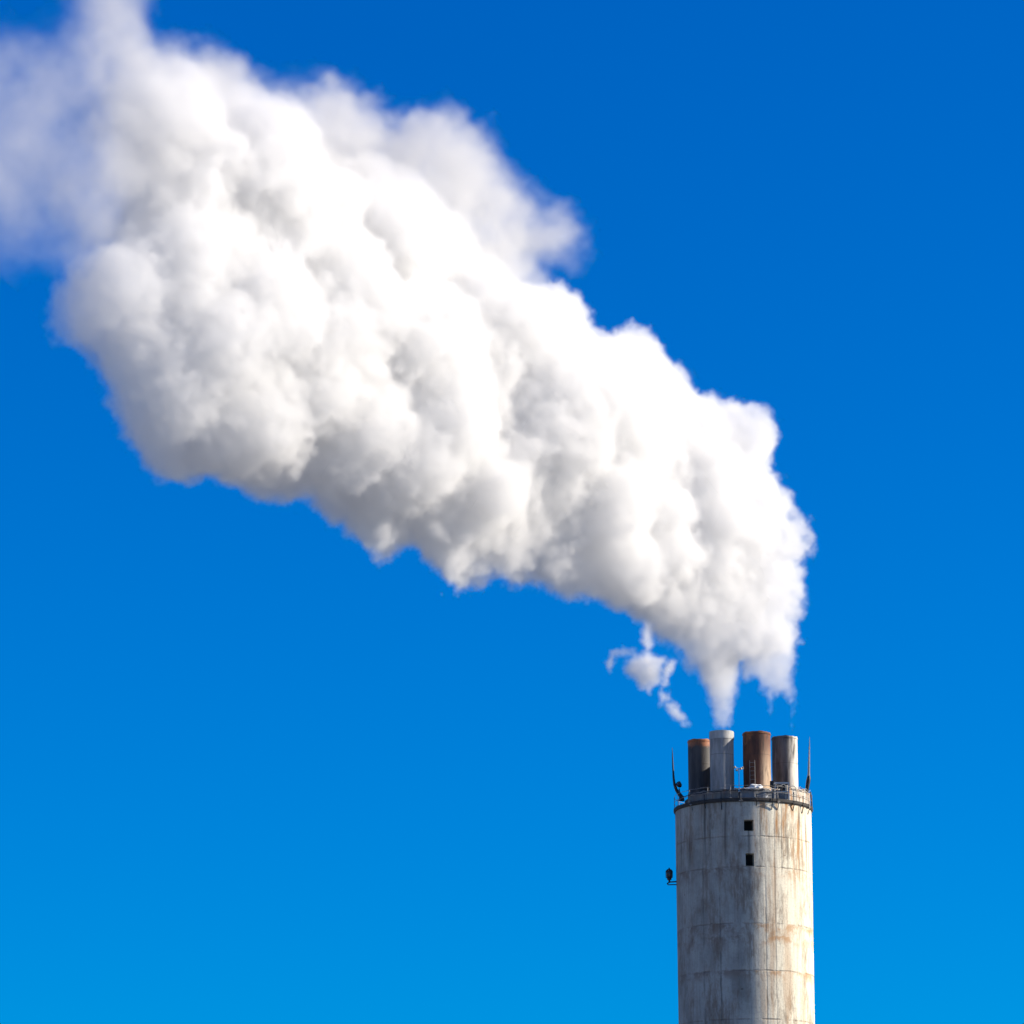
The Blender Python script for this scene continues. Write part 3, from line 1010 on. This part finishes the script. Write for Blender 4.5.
def steam_mat(name, aniso=0.3, col=0.995):
    m = bpy.data.materials.new(name)
    m.use_nodes = True
    t = m.node_tree
    t.nodes.remove(t.nodes["Principled BSDF"])
    pv = t.nodes.new("ShaderNodeVolumePrincipled")
    pv.inputs["Color"].default_value = (col, col, col, 1)
    pv.inputs["Density"].default_value = 1.0
    pv.inputs["Density Attribute"].default_value = "density"
    pv.inputs["Anisotropy"].default_value = aniso
    t.links.new(pv.outputs[0], t.nodes["Material Output"].inputs["Volume"])
    return m


M_steam = steam_mat("steam_droplets", 0.15, 0.955)
M_veil = steam_mat("thin_grey_steam", 0.15, 0.86)
# the thick inside: white droplets that throw half the light back and let the rest wander through
M_core = bpy.data.materials.new("steam_interior")
M_core.use_nodes = True
nt = NT(M_core.node_tree)
nt.t.nodes.remove(nt.t.nodes["Principled BSDF"])
df, tl, mx = nt.n("ShaderNodeBsdfDiffuse"), nt.n("ShaderNodeBsdfTranslucent"), nt.n("ShaderNodeMixShader")
df.inputs["Color"].default_value = (0.94, 0.935, 0.925, 1)
tl.inputs["Color"].default_value = (0.94, 0.935, 0.925, 1)
mx.inputs[0].default_value = 0.72
nt.link(df.outputs[0], mx.inputs[1])
nt.link(tl.outputs[0], mx.inputs[2])
nt.link(mx.outputs[0], nt.t.nodes["Material Output"].inputs["Surface"])


PSI = math.radians(46.0)                     # the wind carries the steam left and towards the camera
XBEND = AX - 2.5
XB_K = 2.5


def axis_y(X):
    """how far in front of (-) or behind (+) the chimney the middle of the plume is"""
    t = (XBEND - X) / XB_K
    return -math.tan(PSI) * XB_K * np.where(t > 30, t, np.log1p(np.exp(np.minimum(t, 30))))


def on_axis(px, py):
    Y = YC
    for _ in range(12):
        p = at(px, py, Y)
        Y = YC + float(axis_y(np.array(p.x)))
    return p


class Box:
    """a turned block of sample points; its long side lies along the plume"""
    def __init__(s, polys, half, step, tilt, pad, slant=True, y=0.0):
        s.step = step
        s.org = on_axis(430, 400) if slant else at(700, 690, YC + y)
        s.R = Matrix.Rotation(PSI if slant else 0.0, 3, 'Z') @ Matrix.Rotation(-tilt, 3, 'Y')
        Ri = s.R.transposed()
        pts = [(on_axis(px, py) if slant else at(px, py, YC + y)) for pl in polys for px, py in pl]
        pts = np.array([Ri @ (p - s.org) for p in pts])
        s.mn = (pts[:, 0].min() - pad, -half, pts[:, 2].min() - pad)
        s.mx = (pts[:, 0].max() + pad, half, pts[:, 2].max() + pad)
        s.dims = [int(math.ceil((s.mx[i] - s.mn[i]) / step)) + 1 for i in range(3)]
        s.ax = [s.mn[i] + np.arange(s.dims[i]) * step for i in range(3)]
        g = np.meshgrid(*s.ax, indexing='ij')
        R = np.array(s.R)
        s.X, s.Y, s.Z = [s.org[i] + R[i, 0] * g[0] + R[i, 1] * g[1] + R[i, 2] * g[2] for i in range(3)]
        ya = axis_y(s.X) if slant else np.full_like(s.X, y)
        s.PX, s.PY = to_px(s.X, s.Z, YC + ya)
        s.q = s.Y - YC - ya
        if slant:
            tn = math.tan(PSI) / (1 + np.exp((s.X - XBEND) / XB_K))
            s.q = s.q / np.sqrt(1 + tn * tn)

    def res(s, vox):
        return [max(4, int((s.mx[i] - s.mn[i]) / vox)) for i in range(3)]

    def place(s, o):
        o.location = s.org
        o.rotation_euler = s.R.to_euler()


def steam_object(name, me, ng, box, parent=None):
    o = bpy.data.objects.new(name, me)
    COL.objects.link(o)
    mod = o.modifiers.new("steam", 'NODES')
    mod.node_group = ng
    if parent is not None:
        o.parent = parent
    elif box is not None:
        box.place(o)
    return o


def halfwidth(px, py):
    wd = np.interp(px, [0, 150, 300, 500, 650, 740, 790], [150, 150, 140, 112, 92, 62, 40])
    wj = np.interp(py, [560, 640, 700, 730], [200, 60, 16, 9])
    return np.minimum(wd, wj)


def inflate(d, wpx, q, squash=1.0):
    wm, dm = wpx * PXM, d * PXM
    return wm - np.sqrt(np.maximum(wm - dm, 0) ** 2 + (q / squash) ** 2)


def drift(PX, PY):
    y0 = -0.5 + 1.2 * np.sin(PX / 140.0) * np.clip((760 - PX) / 300, 0, 1)
    jet = np.interp(PX, [722, 757, 785], [-1.45, -0.95, 0.85])
    k = np.clip((PY - 600) / 80, 0, 1)
    return y0 * (1 - k) + jet * k


TILT = -math.radians(35.0)
# --- the thick plume: coarse field
B = Box([CORE], 10.0, 0.5, TILT, 2.4)
y0 = drift(B.PX, B.PY)
wpx = halfwidth(B.PX, B.PY)
dcore = poly_sdf(B.PX, B.PY, CORE)
fcore = inflate(dcore - np.interp(B.PX, [150, 300, 500], [9.0, 6.0, 4.0]) * np.clip((690 - B.PY) / 40, 0, 1), wpx, B.q - y0, np.interp(B.PX, [560, 740], [0.50, 0.74]))
lob = []
rg = np.random.default_rng(5)
tries = 0
while len(lob) < 380 and tries < 60000:
    tries += 1
    i, j, k = [rg.integers(0, B.dims[a]) for a in range(3)]
    fv = fcore[i, j, k]
    if 0.1 < fv < 1.3 and B.PY[i, j, k] < 655:
        lim = max(1.2, min(3.2, wpx[i, j, k] * PXM * 0.45))
        r = lim * rg.uniform(0.35, 1.0)
        dm = dcore[i, j, k] * PXM
        tight = 1.05 if B.PX[i, j, k] < 600 else 0.85
        if dm + 0.2 < r * tight:                     # stay near the outline seen from the front
            r = (dm + 0.2) / tight
            if r < 0.9:
                continue
        lob.append(((B.ax[0][i], B.ax[1][j], B.ax[2][k]), r))
for (c, r) in lob:
    lo = [max(0, int((c[a] - r * 1.6 - B.mn[a]) / B.step)) for a in range(3)]
    hi = [min(B.dims[a], int((c[a] + r * 1.6 - B.mn[a]) / B.step) + 2) for a in range(3)]
    sl = tuple(slice(a, b_) for a, b_ in zip(lo, hi))
    dd = np.sqrt((B.ax[0][sl[0]][:, None, None] - c[0]) ** 2 + (B.ax[1][sl[1]][None, :, None] - c[1]) ** 2 + (B.ax[2][sl[2]][None, None, :] - c[2]) ** 2)
    fcore[sl] = smax(fcore[sl], r - dd, 1.1)
# thinner where it leaves the flues
dk = np.interp(B.PY, [600, 650, 690, 706], [1.0, 0.85, 0.4, 0.0]) * np.interp(B.PX, [40, 130, 260], [0.14, 0.52, 1.0])
upper = np.clip((205 + (B.PX - 100) * 0.25 - B.PY) / 60, 0, 1) * np.clip((520 - B.PX) / 60, 0, 1)
dk = dk * (1 - upper * (1 - np.interp(dcore, [0, 95], [0.30, 1.0])))
plume_me = grid_mesh("steam", B.mn, B.step, [fcore, dk, dk])
PAR = dict(w1s=0.16, w1=1.6, w2s=0.75, w2=1.55, wb=0.5, b1s=0.45, b2s=1.05, fs=1.25,
           b1=1.3, b2=0.4, f=2.2, core_depth=2.3, e0=-0.05, e1=0.5, D=0.92, hollow=0.95)
VOX = 0.155

# the thick inside of the plume, as a real surface
ngc = steam_group("steam_core", B.mn, B.step, B.dims, B.res(VOX * 1.35), B.mn, B.mx, None, 'core', PAR)
tmp = steam_object("tmp", plume_me, ngc, None)
sm_ = tmp.modifiers.new("relax", 'SMOOTH')
sm_.factor = 0.5
sm_.iterations = 5
dg = bpy.context.evaluated_depsgraph_get()
core_me = bpy.data.meshes.new_from_object(tmp.evaluated_get(dg), depsgraph=dg)
bpy.data.objects.remove(tmp)
bpy.data.node_groups.remove(ngc)
core_me.name = "steam_plume"
core_me.materials.clear()
core_me.materials.append(M_core)
core_me.shade_smooth()
print("CORE", len(core_me.vertices), "voxels", B.res(VOX))
plume = bpy.data.objects.new("steam_plume", core_me)
COL.objects.link(plume)
B.place(plume)
tag(plume, "huge billowing white steam plume drifting up and left from the chimney", "steam", kind="stuff")
ngv = steam_group("steam_skin", B.mn, B.step, B.dims, B.res(VOX), B.mn, B.mx, M_steam, 'vol', PAR)
steam_object("vapour", plume_me, ngv, B, plume)

# --- the thinner veil above and behind it
V = Box([VEIL], 13.0, 0.8, TILT, 1.0)
dveil = poly_sdf(V.PX, V.PY, VEIL)
wv = np.minimum(halfwidth(V.PX, np.full_like(V.PY, 300.0)) * 0.75, 105)
fveil = inflate(dveil, wv, V.q - drift(V.PX, V.PY) - np.interp(V.PX, [40, 220], [-3.0, 2.0]), 0.9)
kd = np.interp(V.PX, [0, 90, 150, 250, 450, 560, 620, 800], [0.14, 0.21, 0.65, 1.0, 0.85, 0.7, 0.4, 0.3])
veil_me = grid_mesh("veil", V.mn, V.step, [fveil, fveil, kd])
PV = dict(w1s=0.16, w1=1.6, w2s=0.7, w2=1.2, wb=0.5, b1s=0.42, b2s=0.9, fs=0.75, b1=4.2, f=2.8, e0=0.0, e1=2.4, D=0.55, lo=0.08)
ngl = steam_group("steam_veil", V.mn, V.step, V.dims, V.res(0.22), V.mn, V.mx, M_veil, 'veil', PV)
veil = steam_object("steam_veil", veil_me, ngl, V)
tag(veil, "thin lavender-grey veil of steam along the upper edge of the plume", "steam veil", kind="stuff")

# --- thin threads over the right-hand flues
J = Box(JETS, 2.8, 0.25, 0.0, 0.5, False)
dj = np.full_like(J.PX, -1e3)
for pl in JETS:
    dj = np.maximum(dj, poly_sdf(J.PX, J.PY, pl))
fj = inflate(dj, np.where(J.PX > 742, np.interp(J.PY, [650, 690, 725], [24, 12, 6]), np.interp(J.PY, [650, 700, 725], [26, 15, 11])), J.q - np.clip(drift(J.PX, J.PY), -1.5, 1.0), 1.0)
kj = np.interp(J.PY, [640, 680, 725], [0.9, 0.7, 0.55]) * np.where(J.PX > 742, 1.0, 1.5) * np.clip((J.PY - 636) / 30, 0, 1)
jet_me = grid_mesh("jet", J.mn, J.step, [fj, kj, kj])
PJ = dict(w1s=0.5, w1=0.4, w2s=2.0, w2=0.35, wb=0.3, b1s=1.2, b2s=2.4, fs=1.6, b1=0.5, b2=0.15, f=1.15, e0=0.0, e1=0.6, D=1.0, core_depth=9)
ngj = steam_group("steam_jet", J.mn, J.step, J.dims, J.res(0.09), J.mn, J.mx, M_steam, 'vol', PJ)
jet = steam_object("steam_jet", jet_me, ngj, J)
tag(jet, "thin bluish threads of steam rising from the rusty and whitish flues", "steam jet", kind="stuff")

# --- torn-off wisp
W_ = Box(WISP, 1.9, 0.16, 0.0, 0.4, False, 5.5)
dw = np.full_like(W_.PX, -1e3)
for pl in WISP:
    dw = np.maximum(dw, poly_sdf(W_.PX, W_.PY, pl))
fw = inflate(dw, np.full_like(W_.PX, 12.0), W_.q, 0.9)
one = np.ones_like(fw)
wisp_me = grid_mesh("wisp", W_.mn, W_.step, [fw, one, one])
PW = dict(w1s=0.5, w1=0.5, w2s=2.0, w2=0.75, wb=0.3, b1s=1.2, b2s=2.4, fs=1.8,
          b1=0.4, b2=0.15, f=0.85, e0=-0.16, e1=0.6, D=2.0, core_depth=9)
ngw = steam_group("steam_wisp", W_.mn, W_.step, W_.dims, W_.res(0.085), W_.mn, W_.mx, M_steam, 'vol', PW)
wisp = steam_object("steam_wisp", wisp_me, ngw, W_)
tag(wisp, "small torn white wisp of steam apart from the plume, above the leftmost flue", "steam wisp", kind="stuff")
